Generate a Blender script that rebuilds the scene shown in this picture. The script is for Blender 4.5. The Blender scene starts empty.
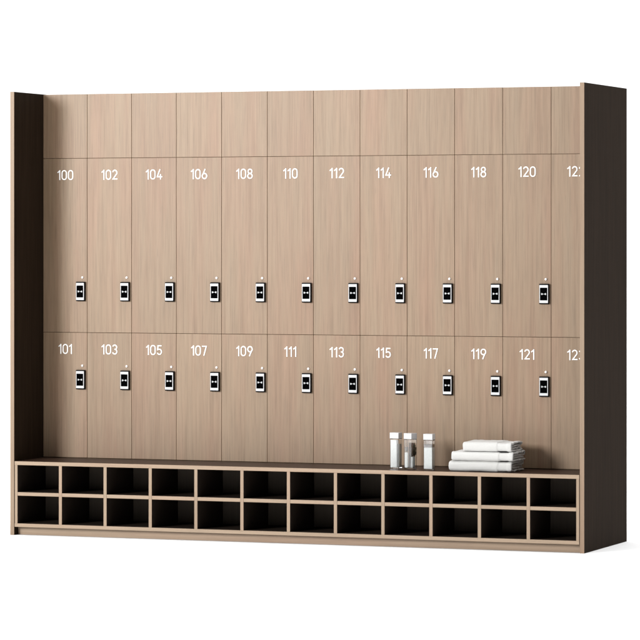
import bpy, bmesh, math, random
from mathutils import Vector, Matrix, noise
random.seed(7)
S = bpy.context.scene
C = S.collection

# ------------------------------------------------------------------ dimensions (metres)
W = 3.6            # clear width between the two side panels
T = 0.0265         # side panel thickness
D = 0.415          # bench depth = distance from panel fronts to door faces
D2 = 0.888         # full depth
H = 2.709
SEAT = 0.4510
R1, R2 = 2.3094, 1.2301
GAP = 0.0023

# ------------------------------------------------------------------ material helpers
def new_mat(name):
    m = bpy.data.materials.new(name); m.use_nodes = True
    nt = m.node_tree
    return m, nt, nt.nodes['Principled BSDF']

def N(nt, t, **kw):
    n = nt.nodes.new(t)
    for k, v in kw.items(): setattr(n, k, v)
    return n

def ramp(nt, fac, stops):
    r = N(nt, 'ShaderNodeValToRGB')
    e = r.color_ramp.elements
    while len(e) < len(stops): e.new(0.5)
    for el, (p, c) in zip(e, stops):
        el.position = p; el.color = (*c, 1)
    nt.links.new(fac, r.inputs[0])
    return r.outputs[0]

def noise_tex(nt, vec, scale, detail=4, rough=0.6):
    n = N(nt, 'ShaderNodeTexNoise')
    n.inputs['Scale'].default_value = scale
    n.inputs['Detail'].default_value = detail
    n.inputs['Roughness'].default_value = rough
    nt.links.new(vec, n.inputs['Vector'])
    return n.outputs['Fac']

def mapping(nt, scale, offset_random=True):
    tc = N(nt, 'ShaderNodeTexCoord')
    mp = N(nt, 'ShaderNodeMapping')
    mp.inputs['Scale'].default_value = scale
    nt.links.new(tc.outputs['Object'], mp.inputs['Vector'])
    if offset_random:
        oi = N(nt, 'ShaderNodeObjectInfo')
        mu = N(nt, 'ShaderNodeMath', operation='MULTIPLY'); mu.inputs[1].default_value = 37.0
        nt.links.new(oi.outputs['Random'], mu.inputs[0])
        cb = N(nt, 'ShaderNodeCombineXYZ')
        nt.links.new(mu.outputs[0], cb.inputs[0]); nt.links.new(mu.outputs[0], cb.inputs[2])
        nt.links.new(cb.outputs[0], mp.inputs['Location'])
    return mp.outputs[0]

def mix(nt, a, b, fac, mode='MIX'):
    m = N(nt, 'ShaderNodeMix', data_type='RGBA', blend_type=mode)
    if isinstance(fac, (int, float)): m.inputs[0].default_value = fac
    else: nt.links.new(fac, m.inputs[0])
    for s, v in ((6, a), (7, b)):
        if isinstance(v, tuple): m.inputs[s].default_value = (*v, 1)
        else: nt.links.new(v, m.inputs[s])
    return m.outputs[2]

def wood(name, base, vertical=True, strength=1.0, rough=0.43, spec=0.28):
    """fine straight-grained light veneer"""
    m, nt, b = new_mat(name)
    ax = (1, 1, 0.028) if vertical else (0.028, 1, 1)
    v1 = mapping(nt, tuple(a * 1.0 for a in ax))
    fine = noise_tex(nt, v1, 125, 3, 0.6)
    mid = noise_tex(nt, mapping(nt, (1, 1, 0.03) if vertical else (0.03, 1, 1)), 38, 4, 0.62)
    broad = noise_tex(nt, mapping(nt, (1, 1, 0.10) if vertical else (0.1, 1, 1)), 7, 3, 0.5)
    k = 0.125 * strength
    c_f = ramp(nt, fine, [(0.28, tuple(1 - 1.5 * k for _ in range(3))), (0.5, (1, 1, 1)), (0.75, tuple(1 + 0.6 * k for _ in range(3)))])
    c_m = ramp(nt, mid, [(0.3, (1 - 1.2 * k, 1 - 1.4 * k, 1 - 1.6 * k)), (0.5, (1, 1, 1)), (0.7, (1 + .6 * k, 1 + .8 * k, 1 + 1.0 * k))])
    c_b = ramp(nt, broad, [(0.3, (1 + .25 * k, 1 - .55 * k, 1 - .55 * k)), (0.55, (1, 1, 1)), (0.75, (1 - .1 * k, 1 + .2 * k, 1 + .35 * k))])
    c = mix(nt, base, c_f, 1.0, 'MULTIPLY'); c = mix(nt, c, c_m, 1.0, 'MULTIPLY'); c = mix(nt, c, c_b, 1.0, 'MULTIPLY')
    # a few dark short pores
    pore = noise_tex(nt, mapping(nt, (1, 1, 0.05) if vertical else (0.05, 1, 1)), 130, 2, 0.5)
    pm = ramp(nt, pore, [(0.0, (0, 0, 0)), (0.66, (0, 0, 0)), (0.75, (1, 1, 1))])
    c = mix(nt, c, tuple(x * 0.68 for x in base), mix(nt, (0, 0, 0), pm, 0.55 * strength))
    oi = N(nt, 'ShaderNodeObjectInfo')   # each board was cut from a slightly different veneer sheet
    c = mix(nt, c, ramp(nt, oi.outputs['Random'], [(0.0, (0.965, 0.96, 0.955)), (1.0, (1.035, 1.035, 1.03))]), 1.0, 'MULTIPLY')
    nt.links.new(c, b.inputs['Base Color'])
    b.inputs['Roughness'].default_value = rough
    b.inputs['Specular IOR Level'].default_value = spec
    bp = N(nt, 'ShaderNodeBump'); bp.inputs['Strength'].default_value = 0.06; bp.inputs['Distance'].default_value = 0.0004
    nt.links.new(fine, bp.inputs['Height']); nt.links.new(bp.outputs[0], b.inputs['Normal'])
    return m

def dark_laminate(name, base, rough, spec, var=0.25):
    m, nt, b = new_mat(name)
    f = noise_tex(nt, mapping(nt, (1, 1, 0.02)), 120, 3, 0.6)
    c = mix(nt, base, ramp(nt, f, [(0.3, (1 - var,) * 3), (0.7, (1 + var,) * 3)]), 1.0, 'MULTIPLY')
    nt.links.new(c, b.inputs['Base Color'])
    b.inputs['Roughness'].default_value = rough
    b.inputs['Specular IOR Level'].default_value = spec
    return m

def plain(name, col, rough=0.5, metal=0.0, spec=0.5, vary=0.04):
    m, nt, b = new_mat(name)
    f = noise_tex(nt, mapping(nt, (1, 1, 1), False), 90, 3, 0.6)
    c = mix(nt, col, ramp(nt, f, [(0.3, (1 - vary,) * 3), (0.7, (1 + vary,) * 3)]), 1.0, 'MULTIPLY')
    nt.links.new(c, b.inputs['Base Color'])
    b.inputs['Roughness'].default_value = rough; b.inputs['Metallic'].default_value = metal
    b.inputs['Specular IOR Level'].default_value = spec
    return m

BASE = (0.224, 0.152, 0.096)
M_WOOD = wood('light_oak_veneer', BASE)
M_EDGE = wood('light_oak_edge', (0.290, 0.214, 0.151), True, 0.6, spec=0.2)
M_PEDGE = wood('side_panel_edge', (0.235, 0.168, 0.115), True, 0.6, spec=0.2)
M_EDGEH = wood('light_oak_edge_level', (0.305, 0.226, 0.160), False, 0.6, spec=0.2)
M_DARK = dark_laminate('dark_brown_laminate', (0.0215, 0.0138, 0.0088), 0.65, 0.015)
M_CBACK = dark_laminate('cubby_back_lit_laminate', (0.115, 0.093, 0.074), 0.6, 0.06, 0.06)  # paler than the cubby sides: light on the back is put into the colour
M_CUBBY = dark_laminate('black_brown_laminate', (0.026, 0.0185, 0.0145), 0.6, 0.06, 0.08)
M_SEAT = dark_laminate('brown_seat_laminate', (0.036, 0.020, 0.0135), 0.42, 0.07, 0.15)
M_CARC = plain('carcass_brown', (0.22, 0.155, 0.10), 0.7, spec=0.1)
M_WHITE = plain('white_lettering', (0.92, 0.91, 0.89), 0.5, spec=0.3, vary=0.0)
M_LOCKW = plain('white_lock_plate', (0.52, 0.52, 0.53), 0.3, vary=0.02)
M_LOCKK = plain('black_lock_plastic', (0.005, 0.0045, 0.0045), 0.5, spec=0.05)
M_SCREEN = plain('black_glossy_screen', (0.0012, 0.0012, 0.0014), 0.6, spec=0.0)
M_SYM = plain('grey_screen_print', (0.40, 0.41, 0.42), 0.5, vary=0.0)
M_KNOB = plain('pale_steel_knob', (0.86, 0.83, 0.82), 0.28, metal=0.3)
M_CAP = plain('white_satin_cap', (0.52, 0.52, 0.53), 0.25)
M_LOTION = plain('white_lotion_reflection', (0.62, 0.63, 0.62), 0.45, vary=0.05)  # also used for the slabs that stand in for reflections
M_GREYLO = plain('smoky_grey_fill', (0.13, 0.11, 0.10), 0.3, vary=0.3)
M_REFRACT = plain('brown_refraction_tint', (0.085, 0.055, 0.042), 0.4, spec=0.2, vary=0.3)  # dark tint put in for refraction in the glass
M_LEAF = plain('dark_green_print', (0.012, 0.022, 0.010), 0.5, vary=0.5)

m, nt, b = new_mat('clear_glass')
b.inputs['Base Color'].default_value = (0.97, 0.98, 0.98, 1)
b.inputs['Roughness'].default_value = 0.0
b.inputs['IOR'].default_value = 1.45
b.inputs['Transmission Weight'].default_value = 1.0
M_GLASS = m

# towel
m, nt, b = new_mat('white_terry_cloth')
f = noise_tex(nt, mapping(nt, (1, 1, 1), False), 420, 3, 0.7)
c = mix(nt, (0.52, 0.515, 0.50), ramp(nt, f, [(0.3, (0.93,) * 3), (0.7, (1.05,) * 3)]), 1.0, 'MULTIPLY')
nt.links.new(c, b.inputs['Base Color'])
b.inputs['Roughness'].default_value = 0.95; b.inputs['Specular IOR Level'].default_value = 0.1
b.inputs['Sheen Weight'].default_value = 0.15
bp = N(nt, 'ShaderNodeBump'); bp.inputs['Strength'].default_value = 0.5; bp.inputs['Distance'].default_value = 0.0012
nt.links.new(f, bp.inputs['Height']); nt.links.new(bp.outputs[0], b.inputs['Normal'])
M_TOWEL = m

M_FLOOR = plain('white_studio_floor', (0.95, 0.95, 0.95), 0.9, spec=0.0, vary=0.0)

# ------------------------------------------------------------------ mesh helpers
def finish(name, bm, mats, parent=None, loc=(0, 0, 0), smooth=False):
    me = bpy.data.meshes.new(name)
    bm.normal_update()
    bm.to_mesh(me); bm.free()
    for mm in (mats if isinstance(mats, (list, tuple)) else [mats]): me.materials.append(mm)
    if smooth:
        for p in me.polygons: p.use_smooth = True
    o = bpy.data.objects.new(name, me)
    C.objects.link(o); o.parent = parent; o.location = loc
    return o

def box(bm, x0, x1, y0, y1, z0, z1, bev=0.0, front=None, side=0):
    """a box with optionally bevelled edges; `front` = material index for the face towards -Y"""
    t = bmesh.new()
    vs = [t.verts.new((x, y, z)) for x in (x0, x1) for y in (y0, y1) for z in (z0, z1)]
    for f in ((0, 1, 3, 2), (4, 6, 7, 5), (0, 4, 5, 1), (2, 3, 7, 6), (0, 2, 6, 4), (1, 5, 7, 3)):
        t.faces.new([vs[i] for i in f])
    bmesh.ops.recalc_face_normals(t, faces=t.faces)
    t.normal_update()
    for f in t.faces:
        f.material_index = front if (front is not None and f.normal.y < -0.9) else side
    if bev:
        bmesh.ops.bevel(t, geom=list(t.edges), offset=bev, segments=2, affect='EDGES', profile=0.5)
        if front is not None:
            t.normal_update()
            for f in t.faces:
                if f.normal.y < -0.3: f.material_index = front
    me = bpy.data.meshes.new('tmp'); t.to_mesh(me); t.free()
    bm.from_mesh(me); bpy.data.meshes.remove(me)

def empty(name, loc, label, cat, group=None, rz=0):
    o = bpy.data.objects.new(name, None); C.objects.link(o)
    o.location = loc; o.rotation_euler = (0, 0, rz); o.empty_display_size = 0.1
    o['label'] = label; o['category'] = cat
    if group: o['group'] = group
    return o

# ------------------------------------------------------------------ digits: flat raised strokes
def arc(cx, cz, rx, rz, a0, a1, n=10):
    return [(cx + rx * math.cos(math.radians(a0 + (a1 - a0) * i / n)),
             cz + rz * math.sin(math.radians(a0 + (a1 - a0) * i / n))) for i in range(n + 1)]
ST = 0.100
h_ = ST / 2
GL = {
 '0': (.58, [(arc(.29, .69, .29 - h_, .31 - h_, 0, 180) + arc(.29, .31, .29 - h_, .31 - h_, 180, 360), True)]),
 '1': (.34, [([(.02, .74), (.265, .925)], False), ([(.265, 1.0), (.265, 0)], False)]),
 '2': (.56, [(arc(.28, .70, .28 - h_, .30 - h_, 165, -25) + [(.09, .075), (.56, .075)], False)]),
 '3': (.56, [(arc(.27, .725, .27 - h_, .275 - h_, 160, -85, 12), False), (arc(.27, .295, .285 - h_, .295 - h_, 95, -160, 12), False)]),
 '4': (.60, [([(.36, 1.0), (.07, .27), (.60, .27)], False), ([(.42, .52), (.42, 0)], False)]),
 '5': (.56, [([(.50, .925), (.12, .925), (.10, .54)] + arc(.27, .33, .285 - h_, .31 - h_, 105, -155, 14), False)]),
 '6': (.58, [(arc(.29, .31, .29 - h_, .31 - h_, 0, 360, 20)[:-1], True), ([(.09, .40), (.36, 1.0)], False)]),
 '7': (.54, [([(.0, .925), (.465, .925), (.20, 0)], False)]),
 '8': (.58, [(arc(.29, .74, .25 - h_, .26 - h_, 0, 360, 20)[:-1], True), (arc(.29, .28, .29 - h_, .28 - h_, 0, 360, 20)[:-1], True)]),
 '9': (.58, [(arc(.29, .69, .29 - h_, .31 - h_, 0, 360, 20)[:-1], True), ([(.49, .60), (.22, 0)], False)]),
}
def stroke(bm, pts, closed, ox, oz, sc, y0, y1):
    P = [Vector((p[0], p[1])) for p in pts]; n = len(P)
    rings = []
    for i, p in enumerate(P):
        a = P[i - 1] if (i > 0 or closed) else None
        c = P[(i + 1) % n] if (i < n - 1 or closed) else None
        d1 = (p - a).normalized() if a is not None else None
        d2 = (c - p).normalized() if c is not None else None
        if d1 is None: d1 = d2
        if d2 is None: d2 = d1
        n1 = Vector((-d1.y, d1.x)); n2 = Vector((-d2.y, d2.x))
        nn = (n1 + n2).normalized(); k = h_ / max(0.45, nn.dot(n1))
        q = []
        for s in (1, -1):
            w = p + nn * k * s
            for y in (y0, y1): q.append(bm.verts.new((ox + w.x * sc, y, oz + w.y * sc)))
        rings.append(q)   # L-front, L-back, R-front, R-back
    m_ = n if closed else n - 1
    for i in range(m_):
        a, c = rings[i], rings[(i + 1) % n]
        bm.faces.new((a[0], a[2], c[2], c[0])); bm.faces.new((a[1], a[0], c[0], c[1]))
        bm.faces.new((a[2], a[3], c[3], c[2]))
    if not closed:
        for r in (rings[0], rings[-1]): bm.faces.new((r[0], r[1], r[3], r[2]))
def number_bm(txt, height=0.0618):
    bm = bmesh.new(); sp = 0.125
    tot = sum(GL[c][0] for c in txt) + sp * (len(txt) - 1)
    x = -tot / 2
    for c in txt:
        w, strokes = GL[c]
        for j, (pts, cl) in enumerate(strokes):
            stroke(bm, pts, cl, x * height, 0, height, -0.0032 - 0.0003 * j, 0.0004)
        x += w + sp
    bmesh.ops.recalc_face_normals(bm, faces=bm.faces)
    return bm

# ------------------------------------------------------------------ floor
bm = bmesh.new()
bmesh.ops.create_grid(bm, x_segments=1, y_segments=1, size=120)
fl = finish('floor', bm, M_FLOOR); fl['kind'] = 'structure'

# ------------------------------------------------------------------ locker cabinet
cab = empty('locker_cabinet', (W / 2, D, 0),
            'tall wide oak locker bank with 24 numbered doors between two dark side panels', 'locker bank')
def cpart(name, bm, mats, loc, label=None, parent=cab, smooth=False):
    o = finish(name, bm, mats, parent, smooth=smooth)
    o.location = Vector(loc) - (Vector(cab.location) if parent is cab else Vector((0, 0, 0)))
    if label: o['label'] = label
    return o

for sx, lab in ((-T, 'left side panel with dark inner face and pale front edge'), (W, 'right side panel with dark outer face and pale front edge')):
    bm = bmesh.new(); box(bm, 0, T, 0, D2, 0, H, 0.0010, front=1, side=0)
    cpart('side_panel', bm, [M_DARK, M_PEDGE], (sx, 0, 0), lab)
# carcass behind the doors
bm = bmesh.new()
box(bm, 0.001, W - 0.001, D + 0.0185, D2 - 0.004, 0.0, H - 0.003)
cpart('carcass', bm, M_CARC, (0, 0, 0))

cw = W / 12
door_y = D
def door_mesh(z0, z1):
    bm = bmesh.new()
    box(bm, GAP / 2, cw - GAP / 2, 0, 0.018, z0 + GAP / 2, z1 - GAP / 2, 0.0009)
    return bm
rows = {'filler_panel': (R1, H - 0.0015), 'up': (R2, R1), 'low': (SEAT + 0.0035, R2)}
lock_z = {'up': 1.4845, 'low': 0.9385}
num_z = {'up': 2.1752, 'low': 1.0962}
dot_z = {'up': 1.5714, 'low': 1.0245}

def lock_parts(door, kind):
    """lock, its screen and printed arrows, and the small knob over it, all on the door"""
    cx = cw - 0.0395; z = lock_z[kind]
    base_z = rows[kind][0]
    z -= base_z
    bm = bmesh.new(); box(bm, -0.0300, 0.0300, -0.0175, 0.0002, -0.0600, 0.0600, 0.003)
    a = finish('lock_housing', bm, M_LOCKK, door, (cx, 0, z))
    bm = bmesh.new(); box(bm, -0.0270, 0.0270, -0.0215, -0.0172, -0.0530, 0.0530, 0.0020)
    b_ = finish('lock_plate', bm, M_LOCKW, door, (cx - 0.0005, 0, z))
    bm = bmesh.new(); box(bm, -0.0225, 0.0225, -0.0223, -0.0212, -0.0375, 0.0375, 0.0003)
    s_ = finish('lock_screen', bm, M_SCREEN, door, (cx - 0.0005, 0, z))
    bm = bmesh.new()
    for s in (-1, 1):
        pts = [(s * 0.0150, 0.0042), (s * 0.0120, 0.0058), (s * 0.0050, 0.0028), (s * 0.0050, -0.0028), (s * 0.0120, -0.0058), (s * 0.0150, -0.0042)]
        lo = [bm.verts.new((x, -0.0222, zz)) for x, zz in pts]
        hi = [bm.verts.new((x, -0.0228, zz)) for x, zz in pts]
        bm.faces.new(hi)
        for i in range(6): bm.faces.new((lo[i], lo[(i + 1) % 6], hi[(i + 1) % 6], hi[i]))
    box(bm, -0.0046, 0.0046, -0.0226, -0.0222, -0.0008, 0.0008)
    bmesh.ops.recalc_face_normals(bm, faces=bm.faces)
    y_ = finish('lock_symbol', bm, M_SYM, door, (cx, 0, z))
    bm = bmesh.new()
    prof = [(0.0, -0.0095), (0.0040, -0.0092), (0.0066, -0.0075), (0.0076, -0.005), (0.0076, 0.0003)]
    n = 20; rr = []
    for r, y in prof:
        if r == 0: rr.append([bm.verts.new((0, y, 0))])
        else: rr.append([bm.verts.new((r * math.cos(2 * math.pi * i / n), y, r * math.sin(2 * math.pi * i / n))) for i in range(n)])
    for k in range(len(rr) - 1):
        for i in range(n):
            j = (i + 1) % n
            if len(rr[k]) == 1: bm.faces.new((rr[k][0], rr[k + 1][i], rr[k + 1][j]))
            else: bm.faces.new((rr[k][i], rr[k + 1][i], rr[k + 1][j], rr[k][j]))
    bmesh.ops.recalc_face_normals(bm, faces=bm.faces)
    d_ = finish('knob', bm, M_KNOB, door, (cw - 0.0315, 0, dot_z[kind] - base_z), smooth=True)
    return [a, b_, s_, y_, d_]

first = {}
for kind in ('up', 'low'):
    z0, z1 = rows[kind]
    for i in range(12):
        num = str(100 + 2 * i + (0 if kind == 'up' else 1))
        loc = Vector((i * cw, door_y, z0)) - Vector(cab.location)
        if i == 0:
            d = finish('locker_door', door_mesh(0, z1 - z0), M_WOOD, cab, loc)
            first[kind] = (d, lock_parts(d, kind))
        else:
            src, kids = first[kind]
            d = src.copy(); C.objects.link(d); d.parent = cab; d.location = loc
            for k in kids:
                c = k.copy(); C.objects.link(c); c.parent = d
        d['label'] = ('tall upper' if kind == 'up' else 'shorter lower') + ' locker door numbered ' + num
        nb = finish('door_number', number_bm(num), M_WHITE, d, (cw / 2 + 0.002, 0, num_z[kind] - z0))
pm = None
for i in range(12):
    loc = Vector((i * cw, door_y, R1)) - Vector(cab.location)
    if pm is None:
        pm = finish('filler_panel', door_mesh(0, H - 0.0015 - R1), M_WOOD, cab, loc)
    else:
        c = pm.copy(); C.objects.link(c); c.parent = cab; c.location = loc

# ------------------------------------------------------------------ shoe bench
bench = empty('shoe_bench', (W / 2, 0, 0),
              'low bench with two rows of twelve black open cubbies under a dark brown seat', 'bench')
bc = Vector(bench.location)
def bpart(name, bm, mats, label=None, loc=(0, 0, 0)):
    o = finish(name, bm, mats, bench, Vector(loc) - bc)
    if label: o['label'] = label
    return o
X0, X1 = 0.0035, W - 0.0035
DB = D - 0.002
TH = 0.0225
BB0, BB1 = 0.0505, 0.0715
SH0, SH1 = 0.2412, 0.2626
bm = bmesh.new(); box(bm, X0, X1, 0, DB, SEAT - TH, SEAT, 0.0010, front=1, side=0)
bpart('seat', bm, [M_SEAT, M_EDGEH])
bm = bmesh.new(); box(bm, X0, X1, 0, DB - 0.002, BB0, BB1, 0.0009, front=1, side=0)
bpart('bottom_board', bm, [M_CUBBY, M_EDGEH])
for x in (X0 + 0.0005, X1 - 0.0185):
    bm = bmesh.new(); box(bm, 0, 0.018, 0.0012, DB - 0.004, BB1, SEAT - TH, 0.0009, front=1, side=0)
    bpart('end_panel', bm, [M_CUBBY, M_EDGE], None, (x, 0, 0))
bays = []
ix0, ix1 = X0 + 0.009, X1 - 0.009
cxs = [ix0 + (ix1 - ix0) * k / 12 for k in range(13)]
dv = None
for k in range(1, 12):
    if dv is None:
        bm = bmesh.new(); box(bm, -0.0102, 0.0102, 0.0012, DB - 0.004, BB1, SEAT - TH, 0.0009, front=1, side=0)
        dv = bpart('divider', bm, [M_CUBBY, M_EDGE], None, (cxs[k], 0, 0))
    else:
        c = dv.copy(); C.objects.link(c); c.parent = bench; c.location = Vector((cxs[k], 0, 0)) - bc
sh = None
for k in range(12):
    xa = cxs[k] + (0.0102 if k else 0.0097); xb = cxs[k + 1] - (0.0102 if k < 11 else 0.0097)
    bm = bmesh.new(); box(bm, 0.0002, xb - xa - 0.0002, 0.0022, DB - 0.012, SH0, SH1, 0.0009, front=1, side=0)
    bpart('shelf', bm, [M_CUBBY, M_EDGEH], None, (xa, 0, 0))
bm = bmesh.new(); box(bm, X0 + 0.0195, X1 - 0.0195, DB - 0.0115, DB - 0.0045, BB1 + 0.0002, SEAT - TH - 0.0002)
bpart('back_board', bm, M_CBACK)
bm = bmesh.new(); box(bm, X0, X1, 0.050, 0.068, 0.0005, BB0 - 0.0004, 0.0008)
bpart('plinth', bm, M_EDGEH)

# ------------------------------------------------------------------ towels
def towel(loc, L, dep, hh, seed, label, band_from_right=0.085):
    """one long cloth folded in layers: a thick ribbon path in Y-Z extruded along X"""
    rnd = random.Random(seed)
    th = 0.0118
    r = th / 2
    zb, zt = r, hh - r
    zi1 = hh * 0.62; zi0 = hh * 0.37
    path = []
    def line(a, c, n):
        for i in range(n + 1):
            t = i / n; path.append((a[0] + (c[0] - a[0]) * t, a[1] + (c[1] - a[1]) * t))
    def turn(cy, cz, rr, ry, a0, a1, n=8):
        for i in range(1, n):
            a = math.radians(a0 + (a1 - a0) * i / n); path.append((cy + ry * math.cos(a), cz + rr * math.sin(a)))
    fy = r + 0.0
    line((dep - 0.004, zb), (fy + 0.016, zb), 16)
    # front fold, squared off
    for a in (255, 235, 215, 195, 180):
        path.append((fy + 0.016 + 0.016 * math.cos(math.radians(a)), zb + 0.012 + 0.012 * math.sin(math.radians(a))))
    path.append((fy - 0.0008, hh / 2))
    for a in (180, 165, 145, 125, 105):
        path.append((fy + 0.016 + 0.016 * math.cos(math.radians(a)), zt - 0.012 + 0.012 * math.sin(math.radians(a))))
    line((fy + 0.016, zt), (dep - 0.012, zt), 16)
    turn(dep - 0.012, (zt + zi1) / 2, (zt - zi1) / 2, 0.012, 90, -90)
    line((dep - 0.012, zi1), (fy + 0.030, zi1), 14)
    turn(fy + 0.030, (zi1 + zi0) / 2, (zi1 - zi0) / 2, 0.010, 90, 270)
    line((fy + 0.030, zi0), (dep - 0.020, zi0), 14)
    P = [Vector(p) for p in path]
    n = len(P)
    nx = 72
    # normals of the path
    nor = []
    for i in range(n):
        a = P[max(0, i - 1)]; c = P[min(n - 1, i + 1)]
        d = (c - a).normalized(); nor.append(Vector((-d.y, d.x)))
    # arc length for a wavering cut end
    s = [0.0]
    for i in range(1, n): s.append(s[-1] + (P[i] - P[i - 1]).length)
    bm = bmesh.new()
    G = [[], []]
    xb = L - band_from_right
    cyc = Vector((dep * 0.5, hh * 0.5))
    for i in range(n):
        inner = i > 16 + 5 + 1 + 5 + 18
        e0 = 0.0050 * noise.noise(Vector((s[i] * 22, seed, 0))) + (0.006 if inner else 0)
        e1 = 0.0060 * noise.noise(Vector((s[i] * 14, seed, 5))) - (0.004 if inner else 0)
        rows_ = [[], []]
        for k in range(nx + 1):
            u = k / nx
            uu = 0.5 - 0.5 * math.cos(math.pi * u) if False else u
            x = e0 + (L + e1 - e0) * uu
            wv = 0.0022 * noise.noise(Vector((x * 9, P[i].x * 8, P[i].y * 40 + seed * 3))) + 0.0011 * noise.noise(Vector((x * 30, P[i].x * 24, P[i].y * 60 + seed)))
            endt = max(0.0, (x - (L - 0.05)) / 0.05)
            # ends loosen: layers wander apart a little near the cut edges
            loose = endt * 0.0055 * noise.noise(Vector((s[i] * 30, seed * 2, 3)))
            ht = r
            if xb < x < xb + 0.055: ht = r * 0.40      # flat woven border
            else:
                dd = min(abs(x - xb), abs(x - xb - 0.055))
                if dd < 0.004: ht = r * (0.40 + 0.60 * dd / 0.004)
            ed = min(x - e0, L + e1 - x)
            ht *= min(1.0, 0.45 + 0.55 * math.sqrt(max(0, ed) / 0.006)) if ed < 0.006 else 1.0
            for q, sg in enumerate((1, -1)):
                p = P[i] + nor[i] * ((ht + (0.0006 * noise.noise(Vector((x * 120, s[i] * 120, seed + q))))) * sg)
                z = p.y + wv + loose * 1.3
                y = p.x + wv * 0.6
                z = max(0.0004, z)
                rows_[q].append(bm.verts.new((x, y, z)))
        G[0].append(rows_[0]); G[1].append(rows_[1])
    for i in range(n - 1):
        for k in range(nx):
            for q in (0, 1):
                g = G[q]
                bm.faces.new((g[i][k], g[i][k + 1], g[i + 1][k + 1], g[i + 1][k]))
        for k in (0, nx):
            bm.faces.new((G[0][i][k], G[0][i + 1][k], G[1][i + 1][k], G[1][i][k]))
    for i in (0, n - 1):
        for k in range(nx):
            bm.faces.new((G[0][i][k], G[0][i][k + 1], G[1][i][k + 1], G[1][i][k]))
    bmesh.ops.recalc_face_normals(bm, faces=bm.faces)
    o = finish('folded_towel', bm, M_TOWEL, smooth=True, loc=loc)
    o['label'] = label; o['category'] = 'towel'; o['group'] = 'folded white towels stacked on the bench'
    return o
t1 = towel((2.781, 0.070, SEAT + 0.0006), 0.386, 0.240, 0.0600, 3, 'bottom folded white towel of the stack, lying on the dark bench seat')
t2 = towel((2.797, 0.066, SEAT + 0.0615), 0.378, 0.245, 0.0545, 11, 'middle folded white towel, the one sandwiched within the stack of three')
t3 = towel((2.866, 0.072, SEAT + 0.1170), 0.297, 0.225, 0.0560, 23, 'top folded white towel, shorter than the two towels beneath it')

# ------------------------------------------------------------------ bottles
def bottle(loc, rz, label, style):
    g = 'square glass bottles on the bench'
    t = empty('glass_bottle', loc, label, 'bottle', g, rz)
    s = 0.0270; hb = 0.178
    bm = bmesh.new()
    box(bm, -s, s, -s, s, 0.0, hb, 0.0020)
    inn = bmesh.new(); box(inn, -s + .0018, s - .0018, -s + .0018, s - .0018, 0.006, hb - 0.004, 0.0012)
    bmesh.ops.reverse_faces(inn, faces=inn.faces)
    me = bpy.data.meshes.new('tmp'); inn.to_mesh(me); inn.free(); bm.from_mesh(me); bpy.data.meshes.remove(me)
    finish('bottle_body', bm, M_GLASS, t)
    bm = bmesh.new(); box(bm, -s - .0012, s + .0008, -s - .0012, s + .0008, hb + 0.0004, hb + 0.0344, 0.0012)
    finish('cap', bm, M_CAP, t)
    i = s - 0.0026
    if style == 'full':
        bm = bmesh.new(); box(bm, -i, i * .60, -i, i * .1, 0.0085, 0.168, 0.001)
        finish('lotion', bm, M_LOTION, t)  # white slab inside, put in for the bright reflection on the front
        bm = bmesh.new(); box(bm, i * .72, i, -i * .45, i, 0.0085, 0.146, 0.001)
        finish('white_reflection', bm, M_LOTION, t)  # narrow slab put in for the backdrop's reflection on the right face
        bm = bmesh.new(); box(bm, i * .62, i * .70, -i * .9, i * .1, 0.0085, 0.146, 0.0003)
        finish('dark_insert', bm, M_GREYLO, t)  # dark strip put between the two slab reflections
    elif style == 'part':
        bm = bmesh.new(); box(bm, -i, i, -i, i, 0.0085, 0.133, 0.001)
        finish('lotion', bm, M_LOTION, t)
        bm = bmesh.new(); box(bm, -i, i, -i, i, 0.1334, 0.150, 0.001)
        finish('grey_layer', bm, M_GREYLO, t)
    else:
        bm = bmesh.new(); box(bm, -i, -i * .1, -i, -i * .55, 0.0085, 0.100, 0.004)
        finish('lotion', bm, M_LOTION, t)
        bm = bmesh.new(); box(bm, -i, -i * .15, -i * .98, -i * .5, 0.104, 0.132, 0.005)
        finish('grey_layer', bm, M_GREYLO, t)  # dark band put in for the dark refraction in this bottle
        bm = bmesh.new()
        rnd = random.Random(5)
        for k in range(170):   # dark sprig pressed against the glass
            cx = i * (.70 + .24 * rnd.random()); cy = i * (.05 + .80 * rnd.random()); z = 0.082 + 0.058 * rnd.random()
            a = math.radians(90 + rnd.uniform(-35, 35)); l = rnd.uniform(0.005, 0.009); tl = rnd.uniform(-.5, .5)
            ax = Vector((math.cos(a), math.sin(a), tl)) * l * .6; up = Vector((rnd.uniform(-.3, .3), rnd.uniform(-.3, .3), 1)) * l
            c0 = Vector((cx, cy, z))
            bm.faces.new([bm.verts.new(c0 + v) for v in (-up, ax, up, -ax)])
        for k in range(3):
            x_ = i * (.60 + .10 * k)
            box(bm, x_, x_ + 0.0012, i * .25 * k, i * .25 * k + 0.0012, 0.0085, 0.13)
        finish('sprig', bm, M_LEAF, t)
        bm = bmesh.new(); box(bm, i * .45, i * .98, -i * .45, i * .6, 0.0085, 0.074, 0.003)
        finish('salt_layer', bm, M_LOTION, t)
        bm = bmesh.new(); box(bm, -i, i * .62, i * .72, i * .98, 0.0085, 0.155, 0.001)
        finish('dark_insert', bm, M_REFRACT, t)  # added slab darkens the view through the glass, standing in for refraction
    return t
bottle((2.4155, 0.175, SEAT + .0006), math.radians(-4), 'square glass bottle with white reflections built in up to its cap, farthest from the towels', 'full')
bottle((2.5180, 0.140, SEAT + .0006), math.radians(-17), 'clearest square glass bottle with green contents and brown painted refraction, standing between the two other bottles', 'clear')
bottle((2.6460, 0.110, SEAT + .0006), math.radians(2), 'square glass bottle of white lotion with clear glass under its cap, nearest the towels', 'part')

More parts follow.
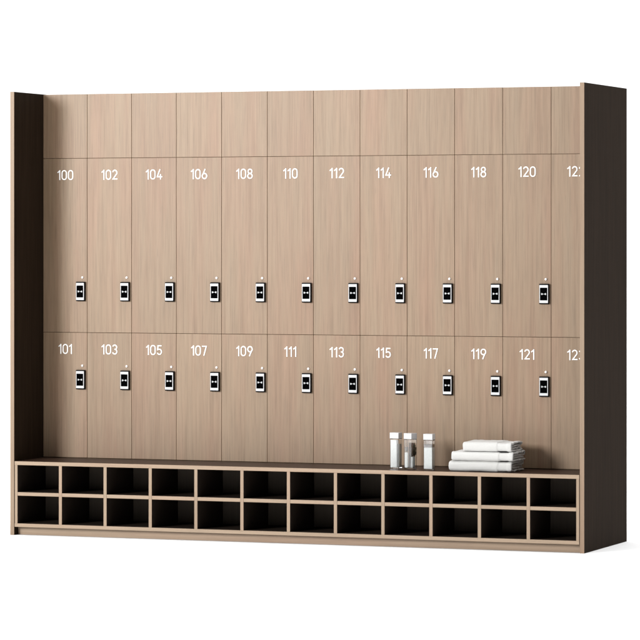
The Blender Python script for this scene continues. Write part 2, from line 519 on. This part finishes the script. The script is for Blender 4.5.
# ------------------------------------------------------------------ light
def area(name, loc, tgt, size, power, col):
    l = bpy.data.lights.new(name, 'AREA'); l.shape = 'DISK'; l.size = size; l.energy = power; l.color = col
    o = bpy.data.objects.new(name, l); C.objects.link(o); o.location = loc
    o.rotation_euler = (Vector(tgt) - Vector(loc)).to_track_quat('-Z', 'Y').to_euler()
    return o
area('studio_lamp', (-4.4, -12.2, 4.3), (1.5, 0.3, 1.4), 4.2, 2330, (0.985, 0.99, 0.985))

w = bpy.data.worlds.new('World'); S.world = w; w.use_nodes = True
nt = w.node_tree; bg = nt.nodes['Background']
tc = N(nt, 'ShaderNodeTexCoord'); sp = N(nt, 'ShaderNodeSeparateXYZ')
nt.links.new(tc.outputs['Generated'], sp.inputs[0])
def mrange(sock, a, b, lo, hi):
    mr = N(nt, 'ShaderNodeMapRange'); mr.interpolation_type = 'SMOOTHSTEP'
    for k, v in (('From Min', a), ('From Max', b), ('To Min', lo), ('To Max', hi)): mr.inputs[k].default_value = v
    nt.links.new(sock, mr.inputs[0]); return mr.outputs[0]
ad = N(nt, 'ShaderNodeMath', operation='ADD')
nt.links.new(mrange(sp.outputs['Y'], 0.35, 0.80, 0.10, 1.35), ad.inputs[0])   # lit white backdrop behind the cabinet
nt.links.new(mrange(sp.outputs['Z'], 0.80, 0.90, 0.0, 4.6), ad.inputs[1])      # bright zenith cap added to whiten the floor
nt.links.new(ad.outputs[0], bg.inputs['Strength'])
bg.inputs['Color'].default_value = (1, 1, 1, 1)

# ------------------------------------------------------------------ camera (level, lens shifted down)
cd = bpy.data.cameras.new('Camera'); cam = bpy.data.objects.new('Camera', cd); C.objects.link(cam)
S.camera = cam
cam.location = (9.472702, -19.588304, 1.794808)
cam.rotation_euler = (math.radians(90), 0, 0.3644012)
cd.sensor_fit = 'HORIZONTAL'; cd.sensor_width = 36.0
cd.lens = 3546.796 / 640 * 36.0
cd.shift_x = 0.0
cd.shift_y = -(320 - 241.346) / 640
cd.clip_start = 0.1; cd.clip_end = 500

S.view_settings.view_transform = 'Standard'; S.view_settings.look = 'None'
S.view_settings.exposure = 0; S.view_settings.gamma = 1
